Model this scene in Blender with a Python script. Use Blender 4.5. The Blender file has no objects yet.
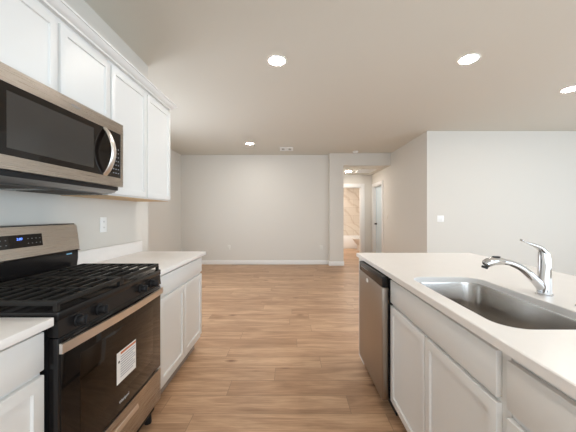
import bpy, bmesh, math, random
from mathutils import Vector, Matrix
random.seed(7)
S = bpy.context.scene
COL = S.collection
PI = math.pi

# ------------------------------------------------------------------ camera, world, lights, exposure
F = 280.0
CAM_Z = 1.27
cd = bpy.data.cameras.new('camera')
cam = bpy.data.objects.new('camera', cd); COL.objects.link(cam)
cam.location = (0, 0, CAM_Z)
cam.rotation_euler = (PI/2, 0, 0)
cd.sensor_width = 36.0
cd.lens = F/576*36.0
cd.shift_x = (288-292)/576
cd.shift_y = -(216-214)/576
cd.clip_start = 0.02
S.camera = cam

w = bpy.data.worlds.new('daylight'); S.world = w; w.use_nodes = True
w.node_tree.nodes['Background'].inputs['Color'].default_value = (0.72, 0.85, 1.0, 1)
w.node_tree.nodes['Background'].inputs['Strength'].default_value = 1.0

def area(name, loc, rot, sx, sy, power, color):
    l = bpy.data.lights.new(name, 'AREA'); l.shape = 'RECTANGLE'; l.size = sx; l.size_y = sy
    l.energy = power; l.color = color
    o = bpy.data.objects.new(name, l); COL.objects.link(o)
    o.location = loc; o.rotation_euler = rot
    return o
# daylight through the windows of the right wall, and of the wall behind the camera
area('window_daylight', (6.62, 0.9, 1.40), (0, PI/2, 0), 1.9, 4.6, 125, (0.68, 0.85, 1.0))
area('patio_daylight', (3.0, -3.25, 1.3), (PI/2, 0, 0), 4.4, 2.1, 108, (0.72, 0.88, 1.0))
area('kitchen_window_daylight', (-0.3, -3.25, 1.5), (PI/2, 0, 0), 1.8, 1.3, 28, (0.78, 0.90, 1.0))
area('living_fill_light', (-2.84, 3.95, 1.3), (0, -PI/2, 0), 1.6, 1.7, 34, (0.88, 0.94, 1.0))  # added fill for the living area, from an invented window out of view
S.view_settings.view_transform = 'Standard'
S.view_settings.look = 'None'
S.view_settings.exposure = 0.50
S.view_settings.gamma = 1.0
S.view_settings.use_curve_mapping = False
S.cycles.max_bounces = 10
S.cycles.diffuse_bounces = 6
S.cycles.glossy_bounces = 5
S.cycles.caustics_reflective = False
S.cycles.sample_clamp_indirect = 4.0

# ------------------------------------------------------------------ materials
def mat(name, col, rough=0.5, metal=0.0, spec=0.5, coat=0.0, bump=0.0, bscale=200, emit=None, estr=0, var=0.0, vscale=3.0):
    m = bpy.data.materials.new(name); m.use_nodes = True
    nt = m.node_tree; b = nt.nodes['Principled BSDF']
    b.inputs['Base Color'].default_value = (*col, 1)
    b.inputs['Roughness'].default_value = rough
    b.inputs['Metallic'].default_value = metal
    b.inputs['Specular IOR Level'].default_value = spec
    b.inputs['Coat Weight'].default_value = coat
    tc = nt.nodes.new('ShaderNodeTexCoord')
    if emit:
        b.inputs['Emission Color'].default_value = (*emit, 1); b.inputs['Emission Strength'].default_value = estr
    if bump > 0:
        n = nt.nodes.new('ShaderNodeTexNoise'); n.inputs['Scale'].default_value = bscale; n.inputs['Detail'].default_value = 3
        bp = nt.nodes.new('ShaderNodeBump'); bp.inputs['Strength'].default_value = bump; bp.inputs['Distance'].default_value = 0.002
        nt.links.new(tc.outputs['Object'], n.inputs['Vector'])
        nt.links.new(n.outputs['Fac'], bp.inputs['Height']); nt.links.new(bp.outputs['Normal'], b.inputs['Normal'])
    if var > 0:
        n = nt.nodes.new('ShaderNodeTexNoise'); n.inputs['Scale'].default_value = vscale; n.inputs['Detail'].default_value = 4
        r = nt.nodes.new('ShaderNodeValToRGB')
        r.color_ramp.elements[0].color = (*[c*(1-var) for c in col], 1)
        r.color_ramp.elements[1].color = (*[min(1, c*(1+var)) for c in col], 1)
        nt.links.new(tc.outputs['Object'], n.inputs['Vector'])
        nt.links.new(n.outputs['Fac'], r.inputs['Fac']); nt.links.new(r.outputs['Color'], b.inputs['Base Color'])
    return m

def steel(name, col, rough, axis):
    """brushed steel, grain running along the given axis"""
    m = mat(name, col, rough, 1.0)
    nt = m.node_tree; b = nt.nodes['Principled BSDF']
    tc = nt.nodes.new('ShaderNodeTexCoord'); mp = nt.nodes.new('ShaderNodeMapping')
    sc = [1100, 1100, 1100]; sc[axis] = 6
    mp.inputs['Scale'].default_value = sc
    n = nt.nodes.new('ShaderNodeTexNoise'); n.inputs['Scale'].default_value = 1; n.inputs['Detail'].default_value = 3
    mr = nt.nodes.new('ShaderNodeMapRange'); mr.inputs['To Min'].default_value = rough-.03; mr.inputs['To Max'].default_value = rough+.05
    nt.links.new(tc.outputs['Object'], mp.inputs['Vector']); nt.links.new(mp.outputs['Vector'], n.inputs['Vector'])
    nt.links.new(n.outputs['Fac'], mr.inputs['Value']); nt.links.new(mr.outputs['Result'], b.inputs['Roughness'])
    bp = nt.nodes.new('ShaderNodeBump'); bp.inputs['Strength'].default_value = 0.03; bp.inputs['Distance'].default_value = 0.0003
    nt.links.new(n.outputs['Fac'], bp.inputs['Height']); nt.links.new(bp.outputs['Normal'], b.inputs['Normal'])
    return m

M = {}
M['paint'] = mat('greige_wall_paint', (0.66, 0.63, 0.58), 0.75, bump=0.25, bscale=160)
M['ceiling'] = mat('ceiling_paint', (0.66, 0.64, 0.58), 0.85, bump=0.3, bscale=120)
M['trim'] = mat('white_trim_paint', (0.80, 0.79, 0.77), 0.4)
M['cab'] = mat('white_cabinet_paint', (0.745, 0.74, 0.725), 0.38)
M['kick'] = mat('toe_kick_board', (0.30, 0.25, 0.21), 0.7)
M['birch'] = mat('birch_underside', (0.62, 0.42, 0.22), 0.55, var=0.12, vscale=9)
M['quartz'] = mat('white_quartz', (0.82, 0.79, 0.765), 0.3, var=0.03, vscale=14)
M['door'] = mat('daylight_tinted_door_paint', (0.66, 0.77, 0.84), 0.3)  # white door, with the bluish daylight on it put into the colour
M['steel'] = steel('brushed_steel_sideways', (0.50, 0.46, 0.415), 0.27, 1)
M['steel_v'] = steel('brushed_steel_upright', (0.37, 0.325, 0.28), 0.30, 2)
M['sink'] = steel('brushed_steel_basin', (0.50, 0.47, 0.44), 0.24, 1)
M['satin'] = mat('satin_steel', (0.84, 0.80, 0.76), 0.28, 1.0)
M['chrome'] = mat('chrome', (0.66, 0.66, 0.67), 0.07, 1.0)
M['black'] = mat('black_enamel', (0.009, 0.008, 0.008), 0.25, spec=0.3)
M['blackm'] = mat('black_plastic', (0.010, 0.010, 0.011), 0.45, spec=0.3)
M['iron'] = mat('cast_iron', (0.011, 0.010, 0.009), 0.5, spec=0.3, bump=0.3, bscale=400)
M['glass'] = mat('black_oven_glass', (0.008, 0.006, 0.005), 0.05, spec=0.35)
M['window'] = mat('dark_window_glass', (0.012, 0.007, 0.004), 0.06, spec=0.35)
M['screen'] = mat('microwave_window_screen', (0.040, 0.037, 0.034), 0.12, spec=0.5)
M['paper'] = mat('white_paper', (0.85, 0.85, 0.84), 0.6)
M['orange'] = mat('orange_print', (0.55, 0.16, 0.07), 0.6)
M['print'] = mat('grey_print', (0.36, 0.38, 0.43), 0.6)
M['mark'] = mat('pale_grey_marking', (0.55, 0.55, 0.55), 0.5)
M['dimmark'] = mat('dim_grey_marking', (0.22, 0.22, 0.22), 0.5)
M['digit'] = mat('blue_display_digits', (0.1, 0.2, 0.9), 0.5, emit=(0.12, 0.25, 1.0), estr=1.6)
M['bluestick'] = mat('pale_blue_sticker', (0.25, 0.55, 0.75), 0.5)
M['plastic'] = mat('white_plastic', (0.84, 0.84, 0.83), 0.35)
M['ivory'] = mat('ivory_plastic', (0.71, 0.69, 0.64), 0.4)
M['slot'] = mat('dark_slot', (0.10, 0.09, 0.08), 0.8)
M['vent'] = mat('painted_vent_metal', (0.72, 0.68, 0.61), 0.5)
M['filter'] = mat('grey_filter_mesh', (0.36, 0.36, 0.36), 0.4, 0.7)
M['porcelain'] = mat('white_porcelain', (0.85, 0.83, 0.80), 0.15)
M['softlamp'] = mat('soft_lamp_lens', (1, 1, 1), 0.5, emit=(1.0, 0.93, 0.86), estr=130)
M['lamp'] = mat('warm_lamp_lens', (1, 1, 1), 0.5, emit=(1.0, 0.95, 0.88), estr=150)

def floor_mat():
    m = bpy.data.materials.new('oak_plank_floor'); m.use_nodes = True
    nt = m.node_tree; N = nt.nodes; L = nt.links; b = N['Principled BSDF']
    tc = N.new('ShaderNodeTexCoord')
    br = N.new('ShaderNodeTexBrick')
    br.inputs['Scale'].default_value = 1.0
    br.inputs['Brick Width'].default_value = 1.22
    br.inputs['Row Height'].default_value = 0.178
    br.inputs['Mortar Size'].default_value = 0.0016
    br.inputs['Mortar Smooth'].default_value = 0.3
    br.inputs['Color1'].default_value = (0, 0, 0, 1); br.inputs['Color2'].default_value = (1, 1, 1, 1)
    br.inputs['Mortar'].default_value = (0.5, 0.5, 0.5, 1)
    br.offset = 0.0; br.offset_frequency = 1; br.squash = 1.0
    # every row of planks starts at its own place
    sx = N.new('ShaderNodeSeparateXYZ'); L.new(tc.outputs['Object'], sx.inputs[0])
    def mth(op, a, bb=None):
        q = N.new('ShaderNodeMath'); q.operation = op
        for v, i in ((a, 0), (bb, 1)):
            if v is None: continue
            if isinstance(v, (int, float)): q.inputs[i].default_value = v
            else: L.new(v, q.inputs[i])
        return q.outputs[0]
    row = mth('FLOOR', mth('DIVIDE', sx.outputs[1], 0.178))
    wn = N.new('ShaderNodeTexWhiteNoise'); wn.noise_dimensions = '1D'; L.new(row, wn.inputs['W'])
    cx = N.new('ShaderNodeCombineXYZ')
    L.new(mth('ADD', sx.outputs[0], mth('MULTIPLY', wn.outputs['Value'], 1.22)), cx.inputs[0]); L.new(sx.outputs[1], cx.inputs[1])
    L.new(cx.outputs[0], br.inputs['Vector'])
    # grain, shifted from plank to plank
    sh = N.new('ShaderNodeVectorMath'); sh.operation = 'MULTIPLY_ADD'
    sh.inputs[1].default_value = (9.0, 5.0, 3.0)
    L.new(br.outputs['Color'], sh.inputs[0]); L.new(tc.outputs['Object'], sh.inputs[2])
    def noise(scale, det, rough=0.55, dist=0.0):
        mp = N.new('ShaderNodeMapping'); mp.inputs['Scale'].default_value = scale
        n = N.new('ShaderNodeTexNoise'); n.inputs['Scale'].default_value = 1; n.inputs['Detail'].default_value = det
        n.inputs['Roughness'].default_value = rough; n.inputs['Distortion'].default_value = dist
        L.new(sh.outputs[0], mp.inputs['Vector']); L.new(mp.outputs['Vector'], n.inputs['Vector'])
        return n
    fine = noise((5, 90, 1), 4, 0.6, 0.4); broad = noise((1.4, 9, 1), 4, 0.55, 1.2)
    def mix(a, bb, fac, mode='MIX'):
        x = N.new('ShaderNodeMix'); x.data_type = 'RGBA'; x.blend_type = mode
        for v, s in ((fac, 0), (a, 6), (bb, 7)):
            if isinstance(v, (int, float)): x.inputs[s].default_value = v
            elif isinstance(v, tuple): x.inputs[s].default_value = (*v, 1)
            else: L.new(v, x.inputs[s])
        return x.outputs[2]
    tone = mix((0.50, 0.31, 0.185), (0.64, 0.425, 0.27), br.outputs['Color'])
    r1 = N.new('ShaderNodeValToRGB'); r1.color_ramp.elements[0].position = 0.33; r1.color_ramp.elements[1].position = 0.68
    r1.color_ramp.elements[0].color = (0.70, 0.64, 0.59, 1); r1.color_ramp.elements[1].color = (1.1, 1.1, 1.1, 1)
    L.new(broad.outputs['Fac'], r1.inputs['Fac'])
    c = mix(tone, r1.outputs['Color'], 1.0, 'MULTIPLY')
    r2 = N.new('ShaderNodeValToRGB'); r2.color_ramp.elements[0].position = 0.35; r2.color_ramp.elements[1].position = 0.65
    r2.color_ramp.elements[0].color = (0.78, 0.74, 0.70, 1); r2.color_ramp.elements[1].color = (1.04, 1.04, 1.04, 1)
    L.new(fine.outputs['Fac'], r2.inputs['Fac'])
    c = mix(c, r2.outputs['Color'], 1.0, 'MULTIPLY')
    # knots
    mpk = N.new('ShaderNodeMapping'); mpk.inputs['Scale'].default_value = (2.0, 4.2, 1)
    vo = N.new('ShaderNodeTexVoronoi'); vo.inputs['Scale'].default_value = 1.0
    L.new(sh.outputs[0], mpk.inputs['Vector']); L.new(mpk.outputs['Vector'], vo.inputs['Vector'])
    rk = N.new('ShaderNodeValToRGB'); rk.color_ramp.elements[0].position = 0.03; rk.color_ramp.elements[1].position = 0.13
    rk.color_ramp.elements[0].color = (0.42, 0.33, 0.27, 1); rk.color_ramp.elements[1].color = (1, 1, 1, 1)
    L.new(vo.outputs['Distance'], rk.inputs['Fac'])
    c = mix(c, rk.outputs['Color'], 1.0, 'MULTIPLY')
    c = mix(c, (0.22, 0.135, 0.08), br.outputs['Fac'])
    L.new(c, b.inputs['Base Color'])
    b.inputs['Roughness'].default_value = 0.42
    bp = N.new('ShaderNodeBump'); bp.inputs['Strength'].default_value = 0.15; bp.inputs['Distance'].default_value = 0.001
    L.new(fine.outputs['Fac'], bp.inputs['Height']); L.new(bp.outputs['Normal'], b.inputs['Normal'])
    return m
M['floor'] = floor_mat()

def tile_mat():
    m = bpy.data.materials.new('veined_marble_tile'); m.use_nodes = True
    nt = m.node_tree; N = nt.nodes; L = nt.links; b = N['Principled BSDF']
    tc = N.new('ShaderNodeTexCoord')
    sp = N.new('ShaderNodeSeparateXYZ'); cb = N.new('ShaderNodeCombineXYZ')
    ad = N.new('ShaderNodeMath'); ad.operation = 'ADD'
    L.new(tc.outputs['Object'], sp.inputs[0]); L.new(sp.outputs[0], ad.inputs[0]); L.new(sp.outputs[1], ad.inputs[1])
    L.new(ad.outputs[0], cb.inputs[0]); L.new(sp.outputs[2], cb.inputs[1])
    br = N.new('ShaderNodeTexBrick'); br.inputs['Scale'].default_value = 1; br.inputs['Brick Width'].default_value = 0.61
    br.inputs['Row Height'].default_value = 0.305; br.inputs['Mortar Size'].default_value = 0.004
    br.inputs['Color1'].default_value = (0.72, 0.64, 0.55, 1); br.inputs['Color2'].default_value = (0.78, 0.70, 0.61, 1)
    br.inputs['Mortar'].default_value = (0.55, 0.45, 0.36, 1)
    L.new(cb.outputs[0], br.inputs['Vector'])
    wv = N.new('ShaderNodeTexWave'); wv.wave_type = 'BANDS'; wv.bands_direction = 'DIAGONAL'
    wv.inputs['Scale'].default_value = 1.3; wv.inputs['Distortion'].default_value = 7; wv.inputs['Detail'].default_value = 3
    wv.inputs['Detail Scale'].default_value = 1.2
    L.new(tc.outputs['Object'], wv.inputs['Vector'])
    r = N.new('ShaderNodeValToRGB'); r.color_ramp.elements[0].position = 0.0; r.color_ramp.elements[1].position = 0.22
    r.color_ramp.elements[0].color = (0.86, 0.82, 0.78, 1); r.color_ramp.elements[1].color = (1, 1, 1, 1)
    L.new(wv.outputs['Fac'], r.inputs['Fac'])
    x = N.new('ShaderNodeMix'); x.data_type = 'RGBA'; x.blend_type = 'MULTIPLY'; x.inputs[0].default_value = 1
    L.new(br.outputs['Color'], x.inputs[6]); L.new(r.outputs['Color'], x.inputs[7]); L.new(x.outputs[2], b.inputs['Base Color'])
    b.inputs['Roughness'].default_value = 0.2
    return m
M['tile'] = tile_mat()

# ------------------------------------------------------------------ builders
def box(bm, x0, x1, y0, y1, z0, z1, bev=0.0, seg=2):
    x0, x1 = sorted((x0, x1)); y0, y1 = sorted((y0, y1)); z0, z1 = sorted((z0, z1))
    g = bmesh.ops.create_cube(bm, size=1.0)
    vs = g['verts']
    bmesh.ops.scale(bm, vec=(x1-x0, y1-y0, z1-z0), verts=vs)
    bmesh.ops.translate(bm, vec=((x0+x1)/2, (y0+y1)/2, (z0+z1)/2), verts=vs)
    if bev > 0:
        es = list({e for v in vs for e in v.link_edges})
        bmesh.ops.bevel(bm, geom=es, offset=bev, segments=seg, affect='EDGES', profile=0.5)
    return bm

def B(*a, bev=0.0, seg=2):
    bm = bmesh.new(); box(bm, *a, bev=bev, seg=seg); return bm

def cyl(bm, c, axis, r0, r1, h, n=28, bev=0.0):
    g = bmesh.ops.create_cone(bm, cap_ends=True, cap_tris=False, segments=n, radius1=r0, radius2=r1, depth=h)
    vs = g['verts']
    ax = Vector(axis).normalized()
    q = Vector((0, 0, 1)).rotation_difference(ax).to_matrix()
    bmesh.ops.rotate(bm, matrix=q, verts=vs, cent=(0, 0, 0))
    bmesh.ops.translate(bm, vec=Vector(c), verts=vs)
    if bev > 0:
        es = [e for e in {e for v in vs for e in v.link_edges} if len(e.link_faces) == 2 and max(len(f.verts) for f in e.link_faces) > 6]
        bmesh.ops.bevel(bm, geom=es, offset=bev, segments=2, affect='EDGES', profile=0.5)
    return bm

def tube(bm, pts, radii, n=14, flat=1.0, up=(0, 1, 0), ph=0.0):
    """swept tube through pts; flat scales the cross-section along 'up'"""
    rings = []
    P = [Vector(p) for p in pts]
    for i, p in enumerate(P):
        t = (P[min(i+1, len(P)-1)]-P[max(i-1, 0)]).normalized()
        u = Vector(up); u = (u-t*u.dot(t)).normalized(); v = t.cross(u)
        r = radii[i] if isinstance(radii, (list, tuple)) else radii
        rings.append([bm.verts.new(p+u*math.cos(a)*r*flat+v*math.sin(a)*r) for a in [ph+2*PI*k/n for k in range(n)]])
    for a, b in zip(rings, rings[1:]):
        for k in range(n):
            bm.faces.new((a[k], a[(k+1) % n], b[(k+1) % n], b[k]))
    bm.faces.new(rings[0][::-1]); bm.faces.new(rings[-1])
    return bm

def prism_y(bm, prof, y0, y1):
    """prof: (x,z) polygon extruded along y"""
    a = [bm.verts.new((x, y0, z)) for x, z in prof]; b = [bm.verts.new((x, y1, z)) for x, z in prof]
    n = len(prof)
    bm.faces.new(a); bm.faces.new(b[::-1])
    for k in range(n): bm.faces.new((a[k], b[k], b[(k+1) % n], a[(k+1) % n]))
    return bm

def wpos(p):
    v = Vector((0, 0, 0))
    while p is not None: v += p.location; p = p.parent
    return v

def obj(name, bm, m, parent=None, origin=None, smooth=True):
    bmesh.ops.recalc_face_normals(bm, faces=bm.faces)
    pw = wpos(parent)
    o_w = Vector(origin) if origin is not None else pw
    bmesh.ops.translate(bm, vec=-o_w, verts=bm.verts)
    me = bpy.data.meshes.new(name); bm.to_mesh(me); bm.free()
    me.materials.append(M[m] if isinstance(m, str) else m)
    o = bpy.data.objects.new(name, me); COL.objects.link(o)
    o.location = o_w-pw
    if parent: o.parent = parent
    if smooth:
        for p in me.polygons: p.use_smooth = True
        me.set_sharp_from_angle(angle=math.radians(35))
    return o

def thing(name, label, cat, loc, group=None):
    o = bpy.data.objects.new(name, None); COL.objects.link(o)
    o.empty_display_size = 0.1
    o.location = loc; o['label'] = label; o['category'] = cat
    if group: o['group'] = group
    return o

def tag(o, label, cat, group=None):
    o['label'] = label; o['category'] = cat
    if group: o['group'] = group
    return o

def struct(name, bm, m, parent=None):
    o = obj(name, bm, m, parent)
    if parent is None: o['kind'] = 'structure'
    return o

def text(name, s, size, m, parent, loc, face, depth=0.0008):
    """raised lettering standing on a plane; face = +1 looks to +X, -1 looks to -X"""
    c = bpy.data.curves.new('lettering', 'FONT'); c.body = s; c.size = size; c.extrude = depth/2
    c.align_x = 'CENTER'; c.align_y = 'CENTER'; c.resolution_u = 3
    t = bpy.data.objects.new('lettering', c); COL.objects.link(t)
    bpy.context.view_layer.update()
    me = bpy.data.meshes.new_from_object(t.evaluated_get(bpy.context.evaluated_depsgraph_get()))
    bpy.data.objects.remove(t)
    rot = Matrix(((0, 0, 1), (1, 0, 0), (0, 1, 0))) if face > 0 else Matrix(((0, 0, -1), (-1, 0, 0), (0, 1, 0)))
    me.transform(rot.to_4x4()); me.name = name
    me.materials.clear(); me.materials.append(M[m])
    o = bpy.data.objects.new(name, me); COL.objects.link(o); o.parent = parent
    o.location = Vector(loc)-wpos(parent)
    return o

def shaker(s, xf, y0, y1, z0, z1, t=0.019, fr=0.057, rec=0.009, bev=0.0025):
    """shaker door whose face looks to s*X at x = xf"""
    bm = B(xf-s*t, xf, y0, y1, z0, z1)
    f = max(bm.faces, key=lambda f: f.calc_center_median().x*s)
    es = list(f.edges)
    bmesh.ops.inset_region(bm, faces=[f], thickness=fr, depth=0)
    f = max(bm.faces, key=lambda g: (round(g.calc_center_median().x*s, 5), -abs(g.calc_center_median().y-(y0+y1)/2)-abs(g.calc_center_median().z-(z0+z1)/2)))
    bmesh.ops.inset_region(bm, faces=[f], thickness=0.003, depth=0)
    bmesh.ops.translate(bm, vec=(-s*rec, 0, 0), verts=f.verts)
    es = [e for e in bm.edges if all(abs(v.co.x-xf) < 1e-6 for v in e.verts) and len([1 for v in e.verts if abs(v.co.y-y0) < 1e-6 or abs(v.co.y-y1) < 1e-6 or abs(v.co.z-z0) < 1e-6 or abs(v.co.z-z1) < 1e-6]) == 2
          and (abs(e.verts[0].co.y-e.verts[1].co.y) < 1e-6 or abs(e.verts[0].co.z-e.verts[1].co.z) < 1e-6)]
    bmesh.ops.bevel(bm, geom=es, offset=bev, segments=2, affect='EDGES', profile=0.5)
    return bm

# ------------------------------------------------------------------ structure
WX = -1.45; CZ = 2.76; YF = 7.05; XR = 2.425; YW = 5.03; HZ = 2.46; YP = 6.87; YH = 8.5; PX0 = 0.925; PX1 = 1.264
struct('floor', B(-3.1, 6.75, -3.4, 11.3, -0.12, 0), 'floor')
bm = B(-3.1, 6.75, -3.4, YF+0.2, CZ, CZ+0.12)
struct('ceiling', bm, 'ceiling')
struct('ceiling_hallway', B(PX1, 3.2, YP+0.12, 11.2, HZ, HZ+0.1), 'ceiling')
struct('wall_kitchen', B(WX-0.13, WX, -3.4, 2.82, 0, CZ), 'paint')
struct('wall_kitchen_return', B(-2.79, WX-0.13, 2.70, 2.82, 0, CZ), 'paint')
bm = bmesh.new()
for a in ((2.70, 3.05, 0, CZ), (4.85, YF+0.13, 0, CZ), (3.05, 4.85, 0, 0.5), (3.05, 4.85, 2.15, CZ)): box(bm, -2.92, -2.79, *a)
struct('wall_left', bm, 'paint')
struct('wall_far', B(-2.79, PX0, YF, YF+0.13, 0, CZ), 'paint')
bm = B(PX0, PX1, YP, YH, 0, CZ); struct('wall_hallway_left', bm, 'paint')
struct('wall_header', B(PX1, XR, YP, YP+0.12, HZ, CZ), 'paint')
DY0, DY1, DZ = 7.53, 8.38, 2.08
bm = B(XR, XR+0.13, YW+0.13, DY0, 0, CZ); box(bm, XR, XR+0.13, DY1, YH, 0, CZ); box(bm, XR, XR+0.13, DY0, DY1, DZ, CZ)
struct('wall_hallway_right', bm, 'paint')
struct('wall_dining', B(XR, 6.6, YW, YW+0.13, 0, CZ), 'paint')
# right wall with its window opening, and the wall behind the camera with its openings
def frame_y(bm, x0, x1, y0, y1, z0, z1, a0, a1, b0, b1):
    box(bm, x0, x1, y0, y1, z0, b0) if b0 > z0+.001 else None
    box(bm, x0, x1, y0, y1, b1, z1); box(bm, x0, x1, y0, a0, b0, b1); box(bm, x0, x1, a1, y1, b0, b1)
bm = bmesh.new(); frame_y(bm, 6.6, 6.73, -3.4, YW+0.13, 0, CZ, -1.4, 3.2, 0.40, 2.40); struct('wall_right', bm, 'paint')
bm = bmesh.new()
for x0, x1, z0, z1 in ((-3.1, -1.2, 0, CZ), (-1.2, 0.6, 0, 0.85), (-1.2, 0.6, 2.15, CZ), (0.6, 0.8, 0, CZ), (0.8, 5.2, 2.35, CZ), (0.8, 5.2, 0, 0.25), (5.2, 6.6, 0, CZ)):
    box(bm, x0, x1, -3.4, -3.27, z0, z1)
struct('wall_back', bm, 'paint')
def win_frame(pts):
    bm = bmesh.new()
    for p in pts: box(bm, *p)
    return bm
struct('window_1', win_frame([(6.6, 6.66, y-.025, y+.025, 0.40, 2.40) for y in (-1.375, 0.13, 1.67, 3.175)]+[(6.6, 6.66, -1.35, 3.15, z-.025, z+.025) for z in (0.425, 1.40, 2.375)]), 'trim')
struct('window_2', win_frame([(x-.03, x+.03, -3.33, -3.27, 0.25, 2.35) for x in (0.83, 3.0, 5.17)]+[(0.86, 5.14, -3.33, -3.27, z-.03, z+.03) for z in (0.28, 2.32)]), 'trim')
struct('window_3', win_frame([(x-.025, x+.025, -3.33, -3.27, 0.85, 2.15) for x in (-1.175, 0.575)]+[(-1.15, 0.55, -3.33, -3.27, z-.025, z+.025) for z in (0.875, 1.5, 2.125)]), 'trim')
struct('added_fill_window', win_frame([(-2.83, -2.79, y-.025, y+.025, 0.5, 2.15) for y in (3.075, 4.825)]+[(-2.83, -2.79, 3.10, 4.80, z-.025, z+.025) for z in (0.525, 1.35, 2.125)]), 'trim')  # invented window on the hidden stretch of wall, added for the fill light
# hallway back wall with the bathroom doorway, bathroom shell
BX0, BX1 = 1.33, 2.09
bm = B(BX1, 3.2, YH, YH+0.11, 0, HZ); box(bm, PX1-0.6, BX0, YH, YH+0.11, 0, HZ); box(bm, BX0, BX1, YH, YH+0.11, DZ, HZ)
struct('wall_hallway_back', bm, 'paint')
struct('wall_bathroom_far', B(0.5, 3.2, 11.0, 11.12, 0, HZ), 'tile')
struct('wall_bathroom_left', B(0.5, 0.62, YH+0.11, 11.0, 0, HZ), 'tile')
struct('wall_bathroom_right', B(3.08, 3.2, YH+0.11, 11.0, 0, HZ), 'paint')
# door casings
def casing_x(x, s, y0, y1, z, wd=0.085, t=0.018):
    bm = B(x, x+s*t, y0-wd, y0, 0, z+wd, bev=0.004); box(bm, x, x+s*t, y1, y1+wd, 0, z+wd, bev=0.004); box(bm, x, x+s*t, y0, y1, z, z+wd, bev=0.004)
    return bm
bm = casing_x(XR, -1, DY0, DY1, DZ)
box(bm, XR, XR+0.13, DY0, DY0+0.015, 0, DZ-.015); box(bm, XR, XR+0.13, DY1-0.015, DY1, 0, DZ-.015); box(bm, XR, XR+0.13, DY0, DY1, DZ-0.015, DZ)
struct('trim_1', bm, 'trim')
bm = bmesh.new()
for a in ((BX1, BX1+0.11, YH-0.018, YH, 0, DZ+0.11), (BX0-0.06, BX0, YH-0.018, YH, 0, DZ+0.11), (BX0, BX1, YH-0.018, YH, DZ, DZ+0.11)): box(bm, *a, bev=0.004)
box(bm, BX1-0.015, BX1, YH, YH+0.11, 0, DZ-.015); box(bm, BX0, BX0+0.015, YH, YH+0.11, 0, DZ-.015); box(bm, BX0, BX1, YH, YH+0.11, DZ-0.015, DZ)
struct('trim_2', bm, 'trim')
# hallway door
dr = bpy.data.objects.new('door_1', None); COL.objects.link(dr); dr.location = (XR+0.10, DY0+0.02, 0.01); dr['kind'] = 'structure'
bm = B(XR+0.085, XR+0.125, DY0+0.018, DY1-0.018, 0.01, DZ-0.018)
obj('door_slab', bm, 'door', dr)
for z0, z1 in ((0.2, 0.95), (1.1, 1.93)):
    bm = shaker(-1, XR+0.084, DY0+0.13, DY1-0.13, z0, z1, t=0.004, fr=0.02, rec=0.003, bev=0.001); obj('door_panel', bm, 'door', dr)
bm = bmesh.new(); cyl(bm, (XR+0.080, DY1-0.085, 0.98), (-1, 0, 0), 0.03, 0.03, 0.01, bev=.002)
cyl(bm, (XR+0.065, DY1-0.085, 0.98), (-1, 0, 0), 0.012, 0.012, 0.03); cyl(bm, (XR+0.04, DY1-0.085, 0.98), (-1, 0, 0), 0.022, 0.028, 0.03, bev=.008)
obj('door_knob', bm, 'blackm', dr)
# baseboards
BB = 0.105
def bb(name, *a):
    struct(name, B(*a, 0, BB, bev=0.004), 'trim')
bb('baseboard_left', -2.79, -2.776, 2.82, YF)
bb('baseboard_far', -2.776, PX0-0.014, YF-0.014, YF)
bm = B(PX0-0.014, PX1+0.014, YP-0.014, YP, 0, BB, bev=.004); box(bm, PX0-0.014, PX0, YP, YF, 0, BB, bev=.004); box(bm, PX1, PX1+0.014, YP, YH-0.018, 0, BB, bev=.004)
struct('baseboard_pillar', bm, 'trim')
bb('baseboard_hallway', XR-0.014, XR, YW+0.001, DY0-0.086)
bb('baseboard_dining', XR-0.014, 6.6, YW-0.014, YW)
bb('baseboard_hallway_back', BX1+0.111, XR-.001, YH-0.014, YH)

# ------------------------------------------------------------------ base cabinets, left run
FX = -0.846          # face of doors
def base_cabinet(name, label, s, xface, xback, y0, y1, doors, drawers, group=None, zdoor=(0.155, 0.712), zdraw=(0.735, 0.865), kick=0.075, hollow=False):
    """s = +1 faces +X, -1 faces -X; doors and drawers are lists of (y0,y1)"""
    r = thing(name, label, 'cabinet', ((xface+xback)/2, (y0+y1)/2, 0), group)
    xb = xface-s*0.020
    if hollow:
        a0, a1 = y0+.0008, y1-.0008
        bm = B(xback, xb, a0, a1, 0.112, 0.130)
        box(bm, xback, xback+s*.012, a0, a1, 0.130, 0.8825)
        box(bm, xb-s*.019, xb, a0, a1, 0.130, 0.8825)
        box(bm, xback+s*.012, xb-s*.019, a0, a0+.016, 0.130, 0.8825); box(bm, xback+s*.012, xb-s*.019, a1-.016, a1, 0.130, 0.8825)
    else:
        bm = B(xback, xb, y0+.0008, y1-.0008, 0.112, 0.8825)
    obj('cabinet_body', bm, 'cab', r)
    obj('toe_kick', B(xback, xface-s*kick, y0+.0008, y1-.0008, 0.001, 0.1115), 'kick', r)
    for a, b in doors: obj('cabinet_door', shaker(s, xface, a, b, *zdoor), 'cab', r)
    for a, b in drawers:
        obj('drawer_front', B(xb+s*.0005, xface, a, b, *zdraw, bev=0.003), 'cab', r)
    return r
base_cabinet('base_cabinet', 'white drawer and shaker door base cabinet in near left corner before the range', 1, FX, WX+.002, 0.36, 0.962, [(0.39, 0.957)], [(0.39, 0.957)], zdoor=(0.155, 0.720), zdraw=(0.738, 0.868))
base_cabinet('base_cabinet', 'white base cabinet with two shaker doors beyond the range under left counter', 1, FX, WX+.002, 1.745, 2.644, [(1.80, 2.208), (2.216, 2.625)], [(1.80, 2.625)], zdoor=(0.155, 0.715), zdraw=(0.735, 0.865))

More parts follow.
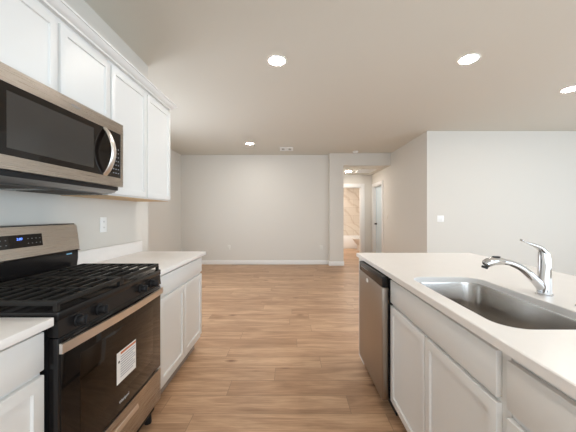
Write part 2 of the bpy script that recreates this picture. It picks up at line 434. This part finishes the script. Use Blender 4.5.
# ------------------------------------------------------------------ left worktops
def slab(bm, x0, x1, y0, y1, z0=0.884, z1=0.914): return box(bm, x0, x1, y0, y1, z0, z1, bev=0.003)
ct = thing('countertop', 'white quartz countertop piece in near left corner before the range', 'countertop', (-1.14, 0.66, 0.884))
obj('worktop', slab(bmesh.new(), WX+.002, -0.82, 0.34, 0.966), 'quartz', ct)
obj('backsplash', B(WX+.002, WX+.022, 0.34, 0.966, 0.9145, 1.016, bev=.002), 'quartz', ct)
ct = thing('countertop', 'white quartz countertop piece beyond the range on left run, with backsplash', 'countertop', (-1.14, 2.2, 0.884))
obj('worktop', slab(bmesh.new(), WX+.002, -0.82, 1.743, 2.675), 'quartz', ct)
obj('backsplash', B(WX+.002, WX+.022, 1.743, 2.675, 0.9145, 1.016, bev=.002), 'quartz', ct)

# ------------------------------------------------------------------ upper cabinets
UX = -1.13
def upper(name, label, y0, y1, z0, doors, ztop=2.235):
    r = thing(name, label, 'cabinet', (-1.3, (y0+y1)/2, z0))
    xb = UX-0.02
    bm = B(WX+.002, xb, y0+.0008, y1-.0008, z0+0.004, ztop, bev=.001); obj('cabinet_body', bm, 'cab', r)
    bm = B(WX+.004, xb-.004, y0+.003, y1-.003, z0, z0+0.0035); obj('underside_panel', bm, 'birch', r)['label'] = 'pale birch underside'
    for a, b in doors: obj('cabinet_door', shaker(1, UX, a, b, z0+.012, 2.205), 'cab', r)
    return r
upper('wall_cabinet', 'shorter white shaker wall cabinet mounted directly above the microwave', 0.982, 1.747, 1.825, [(0.985, 1.352), (1.370, 1.742)])
upper('wall_cabinet', 'taller white two door wall cabinet right of the microwave', 1.749, 2.61, 1.385, [(1.758, 2.180), (2.194, 2.604)])
upper('wall_cabinet', 'white wall cabinet left of the microwave at photo edge', 0.36, 0.980, 1.385, [(0.37, 0.665), (0.675, 0.972)])
# crown moulding on top
bm = bmesh.new()
cy = 2.61
path = [(UX, 0), (0, 0)]
prof = [(-0.019, 2.236), (0.002, 2.236), (0.004, 2.245), (0.016, 2.252), (0.036, 2.268), (0.038, 2.273), (0.044, 2.275), (0.044, 2.286), (-0.019, 2.286)]
n = len(prof)
r0 = [bm.verts.new((UX+d, 0.36, z)) for d, z in prof]
r1 = [bm.verts.new((UX+d, cy+d, z)) for d, z in prof]
r2 = [bm.verts.new((WX+.002, cy+d, z)) for d, z in prof]
for a, b in ((r0, r1), (r1, r2)):
    for k in range(n): bm.faces.new((a[k], a[(k+1) % n], b[(k+1) % n], b[k]))
bm.faces.new(r0); bm.faces.new(r2)
tag(obj('crown_molding', bm, 'cab', None, (UX, 1.5, 2.236)), 'white stepped crown molding along top of the wall cabinets', 'molding')

# ------------------------------------------------------------------ microwave
MY0, MY1, MX = 0.984, 1.745, -1.053
mw = thing('microwave', 'stainless over the range microwave with black glass door and curved handle', 'microwave', (-1.26, 1.36, 1.39))
obj('microwave_body', B(WX+.002, MX-.030, MY0, MY1, 1.415, 1.821, bev=.003), 'blackm', mw)
dy = 1.620
bm = bmesh.new()
def bezel(bm, y0, y1, gy0, gy1):
    for a in ((y0, y1, 1.757, 1.821), (y0, y1, 1.436, 1.488), (y0, gy0, 1.488, 1.757), (gy1, y1, 1.488, 1.757)):
        if a[1]-a[0] > .0006: box(bm, MX-.028, MX, *a)
bezel(bm, MY0, dy-.001, MY0+.018, dy-.001)
dd = obj('microwave_door', bm, 'steel', mw)
obj('door_glass', B(MX-.026, MX-.002, MY0+.018, dy-.001, 1.488, 1.757), 'glass', dd)
obj('window_screen', B(MX-.0025, MX-.0012, MY0+.05, dy-.13, 1.516, 1.728), 'screen', dd)
hp = []; 
for k in range(17):
    t = k/16; hp.append((MX-.004+0.050*math.sin(PI*t)**0.8, 1.583, 1.492+t*0.262))
obj('door_handle', tube(bmesh.new(), hp, 0.0075, 14, 2.5), 'satin', dd)
text('logo', 'Whirlpool', 0.013, 'print', dd, (MX+.0006, 1.365, 1.793), 1)
bm = bmesh.new(); bezel(bm, dy+.001, MY1, dy+.001, 1.721)
cp = obj('control_panel', bm, 'steel', mw)
obj('panel_glass', B(MX-.026, MX-.002, dy+.001, 1.721, 1.488, 1.757), 'glass', cp)
bm = bmesh.new()
for i in range(7):
    for j in range(3):
        box(bm, MX-.0022, MX-.0012, 1.652+j*.022, 1.660+j*.022, 1.512+i*.024, 1.517+i*.024)
obj('keypad', bm, 'print', cp)
# sloping underside with filters and lamp
bm = bmesh.new()
prism_y(bm, [(WX+.004, 1.414), (MX-.032, 1.414), (MX-.045, 1.402), (-1.16, 1.390), (WX+.004, 1.390)], MY0+.01, MY1-.012)
un = obj('vent_base', bm, 'filter', mw)
for y0, y1 in ((1.02, 1.30), (1.42, 1.70)):
    bm = B(-1.40, -1.20, y0, y1, 1.3875, 1.3898)
    for k in range(9): box(bm, -1.395+k*.022, -1.387+k*.022, y0+.01, y1-.01, 1.3862, 1.3876)
    obj('grease_filter', bm, 'slot', un)
bm = bmesh.new()
for k in range(2): box(bm, -1.178+k*.02, -1.168+k*.02, MY0+.05, MY1-.05, 1.3860, 1.3896)
obj('vent_slot', bm, 'slot', un)

# ------------------------------------------------------------------ gas range
SY0, SY1 = 0.974, 1.736; SC = (SY0+SY1)/2
rg = thing('gas_range', 'stainless and black gas range with cast iron grates between the left counters', 'range', (-1.13, SC, 0))
obj('range_body', B(-1.43, -0.853, SY0+.003, SY1-.003, 0.06, 0.895), 'blackm', rg)
bm = B(-1.43, -0.812, SY0, SY1, 0.896, 0.928, bev=.006)
ck = obj('cooktop', bm, 'black', rg)
# burners
for bx, by, br_ in ((-0.955, SC-.20, .045), (-0.955, SC+.20, .05), (-1.19, SC-.20, .04), (-1.19, SC+.20, .035), (-1.07, SC, .042)):
    bm = bmesh.new(); cyl(bm, (bx, by, .933), (0, 0, 1), br_*1.25, br_*1.1, .010); cyl(bm, (bx, by, .942), (0, 0, 1), br_, br_*.92, .010, bev=.003)
    obj('burner', bm, 'iron', ck)
# grates: two, each with a frame, bars and fingers
def grate(y0, y1):
    bm = bmesh.new(); x0, x1 = -1.285, -0.830; zt, zb = 0.965, 0.951
    for x in (x0, x1): box(bm, x-.007, x+.007, y0, y1, zb-.004, zt, bev=.003)
    for y in (y0+.007, y1-.007): box(bm, x0, x1, y-.007, y+.007, zb-.004, zt, bev=.003)
    for k in range(1, 8):
        x = x0+(x1-x0)*k/8; box(bm, x-.0055, x+.0055, y0+.01, y1-.01, zb, zt, bev=.0025)
    ym = (y0+y1)/2
    box(bm, x0, x1, ym-.0055, ym+.0055, zb, zt-.001, bev=.002)
    for x in (x0, x1):
        for y in (y0+.007, y1-.007): box(bm, x-.007, x+.007, y-.007, y+.007, .9275, .952)
    for y in (y0+.007, y1-.007): box(bm, (x0+x1)/2-.007, (x0+x1)/2+.007, y-.007, y+.007, .9275, .952)
    return obj('grate', bm, 'iron', ck)
grate(SY0+.006, SC-.002); grate(SC+.002, SY1-.006)
# backguard
BGX = -1.322
bg = obj('backguard', prism_y(bmesh.new(), [(-1.44, 0.929), (-1.335, 0.929), (-1.325, 1.0), (-1.325, 1.045), (-1.308, 1.050), (-1.330, 1.056), (-1.350, 1.212), (-1.44, 1.212)], SY0+.002, SY1-.002), 'black', rg)
def on_slope(z): return -1.316-(z-1.062)*0.018/0.143      # face of the steel panel
bm = prism_y(bmesh.new(), [(-1.375, 1.055), (on_slope(1.055), 1.055), (on_slope(1.207), 1.207), (-1.375, 1.207)], SY0+.001, SY1-.001)
es = [e for e in bm.edges if abs(e.verts[0].co.z-e.verts[1].co.z) < 1e-5 and abs(e.verts[0].co.y-e.verts[1].co.y) < 1e-5 and e.verts[0].co.z > 1.1]
bmesh.ops.bevel(bm, geom=es, offset=.015, segments=5, affect='EDGES', profile=0.5)
bp_ = obj('backguard_panel', bm, 'steel', bg)
dp = obj('display_panel', prism_y(bmesh.new(), [(on_slope(1.105)-.003, 1.105), (on_slope(1.105)+.0012, 1.105), (on_slope(1.168)+.0012, 1.168), (on_slope(1.168)-.003, 1.168)], SC-.13, SC+.13), 'glass', bg)
text('display_digits', '2:00', 0.017, 'digit', dp, (on_slope(1.147)+.0020, SC+.006, 1.147), 1)
for y in (-.11, -.085, -.06, .05, .072, .094, .116):
    for z in (1.123, 1.146): obj('display_marking', B(on_slope(z)+.0011, on_slope(z)+.0017, SC+y-.003, SC+y+.003, z-.0015, z+.0015), 'dimmark', dp)
obj('sticker', B(-1.3255, -1.3240, 1.645, 1.685, 1.030, 1.037), 'bluestick', bg)
# control panel and knobs
cpn = obj('control_panel', prism_y(bmesh.new(), [(-0.853, 0.838), (-0.812, 0.838), (-0.818, 0.8955), (-0.853, 0.8955)], SY0+.001, SY1-.001), 'black', rg)
for y in (1.068, 1.185, 1.512, 1.628):
    bm = bmesh.new(); ax = (1, 0, 0.10)
    cyl(bm, (-0.8115, y, .867), ax, .024, .023, .006, bev=.001); cyl(bm, (-0.798, y, .868), ax, .019, .017, .026, bev=.003)
    box(bm, -0.790, -0.779, y-.0045, y+.0045, .850, .886, bev=.002)
    obj('knob', bm, 'blackm', rg)
# oven door
od = obj('oven_door', B(-0.852, -0.816, SY0+.003, SY1-.003, 0.328, 0.834, bev=.005), 'black', rg)
obj('door_glass', B(-0.8165, -0.8125, SY0+.012, SY1-.006, 0.335, 0.826, bev=.0015), 'glass', od)
obj('oven_window', B(-0.8127, -0.8117, SY0+.10, SY1-.10, 0.42, 0.735, bev=.0003), 'window', od)
hp = []
for k in range(25):
    t = k/24; hp.append((-0.805+0.012*math.sin(PI*t), SY0+.001+t*(SY1-SY0-.002), 0.799))
bm = tube(bmesh.new(), hp, 0.0085, 4, 2.9, (0, 0, 1), PI/4)
for y in (SY0+.03, SY1-.03): box(bm, -0.815, -0.806, y-.012, y+.012, .792, .806, bev=.002)
obj('oven_handle', bm, 'satin', od)
lb = obj('information_label', B(-0.8117, -0.8110, 1.297, 1.455, 0.474, 0.621), 'paper', od)
obj('label_header', B(-0.8110, -0.8106, 1.325, 1.453, 0.605, 0.615), 'orange', lb)
bm = bmesh.new()
for k in range(9):
    z = .593-k*.0118; box(bm, -0.8110, -0.8106, 1.325, 1.448-.02*(k % 3 == 2), z-.0022, z+.0022)
obj('label_print', bm, 'print', lb)
bm = bmesh.new(); cyl(bm, (-0.8108, 1.313, .575), (1, 0, 0), .006, .006, .0006, 14)
obj('label_symbol', bm, 'blackm', lb)
text('logo', 'Whirlpool', 0.019, 'mark', od, (-0.8117, 1.356, .380), 1)
# storage drawer
dw = obj('storage_drawer', B(-0.852, -0.812, SY0+.003, SY1-.003, 0.132, 0.322, bev=.004), 'steel', rg)
bm = prism_y(bmesh.new(), [(-0.813, .248), (-0.806, .250), (-0.806, .256), (-0.810, .272), (-0.813, .274)], 1.235, 1.475)
obj('drawer_pull', bm, 'satin', dw)
for x in (-0.875, -1.38):
    for y in (SY0+.035, SY1-.035):
        bm = bmesh.new(); cyl(bm, (x, y, .031), (0, 0, 1), .021, .017, .06, bev=.003); obj('foot', bm, 'blackm', rg)

# ------------------------------------------------------------------ island
IX = 0.61; IBK = 1.27
isl = 'base cabinets of the island'
base_cabinet('sink_cabinet', 'white island cabinet with two doors below the sink, beside the dishwasher', -1, IX, IBK, 0.802, 1.7475, [(0.837, 1.285), (1.298, 1.738)], [(0.837, 1.738)], zdoor=(0.115, 0.705), zdraw=(0.722, 0.862), hollow=True)
base_cabinet('base_cabinet', 'white drawer and door island cabinet in near right corner', -1, IX, IBK, 0.343, 0.801, [(0.36, 0.796)], [(0.36, 0.796)], zdoor=(0.115, 0.690), zdraw=(0.716, 0.855))
base_cabinet('base_cabinet', 'white island cabinet nearest the camera outside the photo edge', -1, IX, IBK, -0.60, 0.342, [(-0.58, -0.14), (-0.13, 0.325)], [(-0.58, 0.325)], zdoor=(0.115, 0.690), zdraw=(0.716, 0.855))
tag(obj('end_panel', B(IX-.006, IBK, 2.362, 2.525, 0.001, 0.883), 'cab', None, (0.94, 2.44, 0)), 'white end panel closing the island beyond the dishwasher', 'panel')
tag(obj('back_panel', B(IBK+.001, IBK+.10, -0.60, 2.525, 0.001, 0.883), 'paint', None, (1.32, 0.96, 0)), 'painted knee wall behind the island cabinets', 'panel')
# dishwasher
DX = 0.565; W0, W1 = 1.757, 2.354
dwr = thing('dishwasher', 'stainless dishwasher with black control strip at far end of island', 'dishwasher', (0.9, 2.05, 0))
obj('dishwasher_tub', B(DX+.045, IBK-.01, W0+.004, W1-.004, 0.11, 0.868), 'blackm', dwr)
obj('toe_kick', B(DX+.09, IBK-.01, W0+.004, W1-.004, 0.001, 0.109), 'blackm', dwr)
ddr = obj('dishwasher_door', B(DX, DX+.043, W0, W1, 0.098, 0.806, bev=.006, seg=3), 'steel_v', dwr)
obj('control_strip', B(DX+.001, DX+.043, W0, W1, 0.8075, 0.877, bev=.005, seg=3), 'black', dwr)
for k in range(6): obj('control_marking', B(DX+.0004, DX+.0012, 2.10+k*.035, 2.115+k*.035, .845, .848), 'mark', dwr)
bm = bmesh.new(); cyl(bm, (DX-.0008, 2.10, .773), (-1, 0, 0), .016, .015, .0025, 24)
bmesh.ops.scale(bm, vec=(1, 1.6, 1), space=Matrix.Translation((0, -2.10, 0)), verts=bm.verts)
obj('badge', bm, 'plastic', ddr)

# island worktop with a rounded sink cut-out
def rrect(x0, x1, y0, y1, r, n=8):
    out = []
    for cx, cy_, a0 in ((x1-r, y1-r, 0), (x0+r, y1-r, PI/2), (x0+r, y0+r, PI), (x1-r, y0+r, 3*PI/2)):
        for k in range(n+1):
            a = a0+PI/2*k/n; out.append((cx+r*math.cos(a), cy_+r*math.sin(a)))
    return out
SX0, SX1, SKY0, SKY1, SR = 0.662, 1.035, 0.865, 1.585, 0.085
CX0, CX1, CY0, CY1 = 0.590, 1.630, -0.64, 2.572
bm = bmesh.new()
ic = thing('island_countertop', 'long white quartz island countertop with cut-out around the sink', 'countertop', (1.1, 1.0, 0.884))
def loop(pts, z):
    vs = [bm.verts.new((x, y, z)) for x, y in pts]
    return vs, [bm.edges.new((vs[i], vs[(i+1) % len(vs)])) for i in range(len(vs))]
zt, zb = 0.914, 0.884
hole = rrect(SX0, SX1, SKY0, SKY1, SR)
ch = .003
outer_t = rrect(CX0+ch, CX1-ch, CY0+ch, CY1-ch, .004, 2); outer_m = rrect(CX0, CX1, CY0, CY1, .006, 2)
hole_m = rrect(SX0-.0, SX1+.0, SKY0, SKY1, SR); hole_t = rrect(SX0-ch, SX1+ch, SKY0-ch, SKY1+ch, SR+ch)
ot, e1 = loop(outer_t, zt); ht, e2 = loop(hole_t, zt)
bmesh.ops.triangle_fill(bm, use_beauty=True, use_dissolve=False, edges=e1+e2)
ob_, e3 = loop(outer_m, zb); hb, e4 = loop(hole_m, zb)
bmesh.ops.triangle_fill(bm, use_beauty=True, use_dissolve=False, edges=e3+e4)
for ring_v in (set(ht), set(hb)):
    bad = [f for f in bm.faces if all(v in ring_v for v in f.verts)]
    bmesh.ops.delete(bm, geom=bad, context='FACES_ONLY')
om, _ = loop(outer_m, zt-ch); hm, _ = loop(hole_m, zt-ch)
for a, b in ((ot, om), (om, ob_), (ht, hm), (hm, hb)):
    for k in range(len(a)): bm.faces.new((a[k], a[(k+1) % len(a)], b[(k+1) % len(b)], b[k]))
obj('worktop', bm, 'quartz', ic)

# sink
sk = thing('kitchen_sink', 'undermount stainless steel single bowl sink set into island countertop', 'sink', (0.85, 1.22, 0.68))
bm = bmesh.new()
rings = []
for off, z, r in ((.018, .8835, SR+.018), (.002, .8835, SR+.002), (.000, .875, SR), (-.006, .74, SR-.006), (-.014, .705, SR-.014), (-.035, .690, SR-.03), (-.09, .686, .03), (-.09, .684, .03), (-.03, .688, SR-.03), (-.01, .703, SR-.01), (.002, .872, SR), (.018, .880, SR+.018)):
    rings.append([bm.verts.new((x, y, z)) for x, y in rrect(SX0-off, SX1+off, SKY0-off, SKY1+off, r)])
for a, b in zip(rings[:6], rings[1:7]):
    for k in range(len(a)): bm.faces.new((a[k], a[(k+1) % len(a)], b[(k+1) % len(b)], b[k]))
bm.faces.new(rings[6])
for a, b in zip(rings[7:11], rings[8:12]):
    for k in range(len(a)): bm.faces.new((a[k], a[(k+1) % len(a)], b[(k+1) % len(b)], b[k]))
bm.faces.new(rings[7])
a, b = rings[11], rings[0]
for k in range(len(a)): bm.faces.new((a[k], a[(k+1) % len(a)], b[(k+1) % len(b)], b[k]))
obj('sink_bowl', bm, 'sink', sk)
bm = bmesh.new(); cyl(bm, (.85, 1.225, .688), (0, 0, 1), .045, .042, .003, bev=.001); cyl(bm, (.85, 1.225, .690), (0, 0, 1), .022, .020, .004)
obj('drain', bm, 'chrome', sk)

# faucet
FXc, FY = 1.112, 1.235
fc = thing('faucet', 'chrome single lever pull-out faucet with arched spout behind the sink', 'faucet', (FXc, FY, 0.914))
bm = bmesh.new()
tube(bm, [(FXc, FY, .9145), (FXc, FY, .919), (FXc, FY, .921), (FXc, FY, .96), (FXc+.001, FY, 1.02), (FXc+.001, FY, 1.065), (FXc-.001, FY, 1.090), (FXc-.008, FY, 1.108), (FXc-.018, FY, 1.118)],
     [.031, .031, .027, .026, .0245, .023, .021, .016, .006], 28)
obj('faucet_body', bm, 'chrome', fc)
def smooth_path(cp, n):
    out = []
    P = [Vector(c) for c in cp]; P = [P[0]*2-P[1]]+P+[P[-1]*2-P[-2]]
    for i in range(1, len(P)-2):
        for k in range(n):
            t = k/n; a, b, c, d = P[i-1], P[i], P[i+1], P[i+2]
            out.append(.5*((2*b)+(c-a)*t+(2*a-5*b+4*c-d)*t*t+(3*b-3*c+d-a)*t**3))
    out.append(P[-2]); return out
sp = smooth_path([(FXc-.012, FY, .948), (FXc-.045, FY, .984), (FXc-.095, FY, 1.028), (FXc-.145, FY, 1.052), (FXc-.185, FY, 1.060)], 8)
rr = [.0205-.0075*min(1, k/(len(sp)-1)*1.3) for k in range(len(sp))]
obj('spout', tube(bmesh.new(), sp, rr, 22), 'chrome', fc)
hd = [(FXc-.178, FY, 1.060), (FXc-.20, FY, 1.0625), (FXc-.225, FY, 1.062), (FXc-.245, FY, 1.057), (FXc-.258, FY, 1.050), (FXc-.262, FY, 1.047)]
sh = obj('spray_head', tube(bmesh.new(), hd, [.014, .0165, .0185, .0195, .018, .013], 22), 'chrome', fc)
obj('spray_button', B(FXc-.226, FXc-.196, FY-.008, FY+.008, 1.0785, 1.084, bev=.0024), 'blackm', sh)
bm = bmesh.new(); cyl(bm, (FXc-.262, FY, 1.0355), (-.35, 0, -1), .0125, .0125, .010, bev=.001); obj('aerator', bm, 'blackm', sh)
lv = smooth_path([(FXc-.002, FY, 1.100), (FXc-.022, FY, 1.122), (FXc-.052, FY, 1.135), (FXc-.082, FY, 1.146), (FXc-.103, FY, 1.156)], 6)
obj('lever', tube(bmesh.new(), lv, [.015-.0105*min(1, k/(len(lv)-1)*1.5) for k in range(len(lv)-2)]+[.0052, .004], 16, 1.5), 'chrome', fc)
bm = bmesh.new(); cyl(bm, (1.117, 1.075, .9165), (0, 0, 1), .024, .022, .005, bev=.0015); cyl(bm, (1.117, 1.075, .920), (0, 0, 1), .017, .014, .004, bev=.001)
tag(obj('hole_cover', bm, 'chrome', None, (1.117, 1.075, .914)), 'small round chrome hole cover in island countertop right of faucet', 'hole cover')

# ------------------------------------------------------------------ outlets and switches
def plate(name, label, cat, c, nrm, kind, wd=.072, ht=.115, gangs=1, group=None, pm='plastic'):
    """nrm: '+x','-x','-y'"""
    r = thing(name, label, cat, c, group)
    def bx(u0, u1, z0, z1, d0, d1, bev=0.0):
        x, y, z = c
        if nrm == '+x': return B(x+d0, x+d1, y+u0, y+u1, z+z0, z+z1, bev=bev)
        if nrm == '-x': return B(x-d0, x-d1, y+u0, y+u1, z+z0, z+z1, bev=bev)
        return B(x+u0, x+u1, y-d0, y-d1, z+z0, z+z1, bev=bev)
    obj('cover_plate', bx(-wd/2, wd/2, -ht/2, ht/2, .0005, .006, .002), pm, r)
    for g in range(gangs):
        u = (g-(gangs-1)/2)*.046
        if kind == 'outlet':
            for z in (-.022, .022):
                s = obj('socket', bx(u-.016, u+.016, z-.014, z+.014, .006, .0078, .0006), pm, r)
                for q in (-.006, .006): obj('slot', bx(u+q-.0012, u+q+.0012, z-.004, z+.006, .0074, .0081), 'slot', s)
        else:
            obj('rocker', bx(u-.016, u+.016, -.033, .033, .006, .010, .002), pm, r)
    return r
plate('wall_outlet', 'white outlet on left kitchen wall above counter beyond the range', 'outlet', (WX, 2.148, 1.188), '+x', 'outlet')
plate('wall_outlet', 'white outlet low on far wall, left of its centre', 'outlet', (-1.586, YF, 0.43), '-y', 'outlet', pm='ivory')
plate('wall_outlet', 'white outlet low on far wall beside the protruding pillar', 'outlet', (0.735, YF, 0.42), '-y', 'outlet', pm='ivory')
plate('light_switch', 'white double rocker switch on bright wall behind the island', 'switch', (2.666, YW, 1.185), '-y', 'switch', wd=.118, gangs=2)
plate('light_switch', 'white single rocker switch on beige wall near hallway door', 'switch', (XR, 7.11, 1.20), '-x', 'switch', pm='ivory')

# ------------------------------------------------------------------ ceiling fixtures
def downlight(label, x, y):
    r = thing('ceiling_light', label, 'ceiling light', (x, y, CZ))
    bm = bmesh.new()
    n = 36
    rs = [(.094, CZ-.0005), (.094, CZ-.005), (.088, CZ-.008), (.078, CZ-.006), (.074, CZ-.0025)]
    rg_ = [[bm.verts.new((x+q*math.cos(2*PI*k/n), y+q*math.sin(2*PI*k/n), z)) for k in range(n)] for q, z in rs]
    for a, b in zip(rg_, rg_[1:]):
        for k in range(n): bm.faces.new((a[k], a[(k+1) % n], b[(k+1) % n], b[k]))
    obj('trim_ring', bm, 'plastic', r)
    bm = bmesh.new(); cyl(bm, (x, y, CZ-.003), (0, 0, 1), .0735, .0735, .004, 36); obj('lens', bm, 'lamp', r)
downlight('round recessed ceiling light above the aisle, largest left of centre', -0.146, 2.72)
downlight('round recessed ceiling light near the far wall, smallest of all', -0.89, 5.92)
downlight('round recessed ceiling light high above the island', 1.70, 2.69)
downlight('round recessed ceiling light at right edge of photo', 3.32, 3.34)
downlight('added unseen round recessed ceiling light above the aisle behind the camera', -0.146, -0.3)  # unseen lamp, added to brighten the left counters and cabinets
downlight('added unseen round recessed ceiling light above the near end of the island behind the camera', 1.70, -0.3)  # second unseen lamp, added for more light in the kitchen
vt = thing('air_vent', 'small rectangular ceiling air vent near far wall', 'vent', (-.12, 6.42, CZ))
bm = bmesh.new()
VX0, VX1, VY0, VY1 = -.275, .025, 6.26, 6.56
for a in ((VX0, VX1, VY0, VY0+.04), (VX0, VX1, VY1-.04, VY1), (VX0, VX0+.04, VY0+.04, VY1-.04), (VX1-.04, VX1, VY0+.04, VY1-.04), (-.17, -.08, VY0+.04, VY1-.04)):
    box(bm, *a, CZ-.012, CZ-.0005)
obj('vent_frame', bm, 'plastic', vt)
bm = bmesh.new(); box(bm, VX0+.04, -.17, VY0+.04, VY1-.04, CZ-.004, CZ-.001); box(bm, -.08, VX1-.04, VY0+.04, VY1-.04, CZ-.004, CZ-.001)
obj('vent_opening', bm, 'slot', vt)
for k in range(4):
    y = VY0+.07+k*.05
    obj('louver', B(VX0+.04, -.17, y, y+.006, CZ-.010, CZ-.004), 'vent', vt); obj('louver', B(-.08, VX1-.04, y, y+.006, CZ-.010, CZ-.004), 'vent', vt)
sd = thing('smoke_detector', 'small round white smoke detector on ceiling before the hallway', 'smoke detector', (1.51, 6.66, CZ))
bm = bmesh.new(); cyl(bm, (1.51, 6.66, CZ-.008), (0, 0, 1), .068, .070, .015, bev=.002); obj('base', bm, 'plastic', sd)
bm = bmesh.new(); cyl(bm, (1.51, 6.66, CZ-.0265), (0, 0, 1), .045, .060, .021, bev=.005); obj('cover', bm, 'plastic', sd)
# hallway ceiling: attic hatch style vent and lamp
hl = thing('ceiling_light', 'round light glowing on the low hallway ceiling', 'ceiling light', (1.56, 7.75, HZ))
bm = bmesh.new(); cyl(bm, (1.56, 7.75, HZ-.006), (0, 0, 1), .10, .105, .011, bev=.002); obj('trim_ring', bm, 'plastic', hl)
bm = bmesh.new(); cyl(bm, (1.56, 7.75, HZ-.018), (0, 0, 1), .07, .085, .012); obj('lens', bm, 'softlamp', hl)
hv = thing('return_air_vent', 'white return air grille on the low hallway ceiling', 'vent', (2.0, 7.75, HZ))
bm = bmesh.new()
for a in ((1.8, 2.25, 7.45, 7.48), (1.8, 2.25, 8.02, 8.05), (1.8, 1.83, 7.48, 8.02), (2.22, 2.25, 7.48, 8.02)): box(bm, *a, HZ-.012, HZ-.0005)
obj('vent_frame', bm, 'plastic', hv)
obj('vent_opening', B(1.83, 2.22, 7.48, 8.02, HZ-.003, HZ-.001), 'slot', hv)
for k in range(14): obj('louver', B(1.831, 2.219, 7.495+k*.038, 7.515+k*.038, HZ-.010, HZ-.0035), 'plastic', hv)

# ------------------------------------------------------------------ bathroom
bt = thing('bathtub', 'white built-in bathtub against the marble tiled bathroom wall', 'bathtub', (1.7, 10.6, 0))
bm = bmesh.new()
TX0, TX1, TY0, TY1, TH = 0.63, 3.07, 10.28, 10.995, 0.43
O = [(TX0, TY0), (TX1, TY0), (TX1, TY1), (TX0, TY1)]
zs = []
r_a = [bm.verts.new((x, y, 0.001)) for x, y in rrect(TX0, TX1, TY0, TY1, .01, 6)]
r_b = [bm.verts.new((x, y, TH-.015)) for x, y in rrect(TX0, TX1, TY0, TY1, .01, 6)]
r_c = [bm.verts.new((x, y, TH)) for x, y in rrect(TX0+.01, TX1-.01, TY0+.01, TY1-.01, .01, 6)]
r_d = [bm.verts.new((x, y, TH)) for x, y in rrect(TX0+.09, TX1-.12, TY0+.09, TY1-.08, .16, 6)]
r_e = [bm.verts.new((x, y, .14)) for x, y in rrect(TX0+.2, TX1-.2, TY0+.14, TY1-.14, .14, 6)]
for a, b in ((r_a, r_b), (r_b, r_c), (r_c, r_d), (r_d, r_e)):
    for k in range(len(a)): bm.faces.new((a[k], a[(k+1) % len(a)], b[(k+1) % len(b)], b[k]))
bm.faces.new(r_e); bm.faces.new(r_a)
obj('tub_shell', bm, 'porcelain', bt)
# toilet facing left, its tank towards the right
tl = thing('toilet', 'white toilet beside the bathtub seen through the bathroom doorway', 'toilet', (2.4, 9.85, 0))
ty = 9.80; tx = 2.26
bm = bmesh.new()
def ring(cx, cy_, rx, ry, z, n=24): return [bm.verts.new((cx+rx*math.cos(2*PI*k/n), cy_+ry*math.sin(2*PI*k/n), z)) for k in range(n)]
rs = [ring(tx+.20, ty, .20, .11, .001), ring(tx+.20, ty, .18, .10, .08), ring(tx+.19, ty, .16, .09, .18), ring(tx+.13, ty, .21, .14, .30), ring(tx+.11, ty, .245, .18, .385), ring(tx+.11, ty, .235, .17, .395), ring(tx+.11, ty, .19, .13, .385), ring(tx+.11, ty, .10, .07, .25)]
for a, b in zip(rs, rs[1:]):
    for k in range(24): bm.faces.new((a[k], a[(k+1) % 24], b[(k+1) % 24], b[k]))
bm.faces.new(rs[0]); bm.faces.new(rs[-1])
obj('bowl', bm, 'porcelain', tl)
bm = bmesh.new(); cyl(bm, (0, 0, 0), (0, 0, 1), .185, .185, .022, 32, bev=.005)
bmesh.ops.scale(bm, vec=(1.34, 1, 1), verts=bm.verts); bmesh.ops.translate(bm, vec=(tx+.112, ty, .408), verts=bm.verts)
obj('toilet_lid', bm, 'porcelain', tl)
obj('toilet_tank', B(tx+.36, tx+.55, ty-.20, ty+.20, .38, .74, bev=.015), 'porcelain', tl)
obj('tank_lid', B(tx+.35, tx+.56, ty-.21, ty+.21, .741, .775, bev=.008), 'porcelain', tl)
bl = thing('ceiling_light', 'round bathroom ceiling light beyond the open doorway', 'ceiling light', (1.7, 9.6, HZ))
bm = bmesh.new(); cyl(bm, (1.7, 9.6, HZ-.010), (0, 0, 1), .15, .16, .019, bev=.003); obj('trim_ring', bm, 'plastic', bl)
bm = bmesh.new(); cyl(bm, (1.7, 9.6, HZ-.035), (0, 0, 1), .10, .14, .03, bev=.006); obj('lens', bm, 'softlamp', bl)
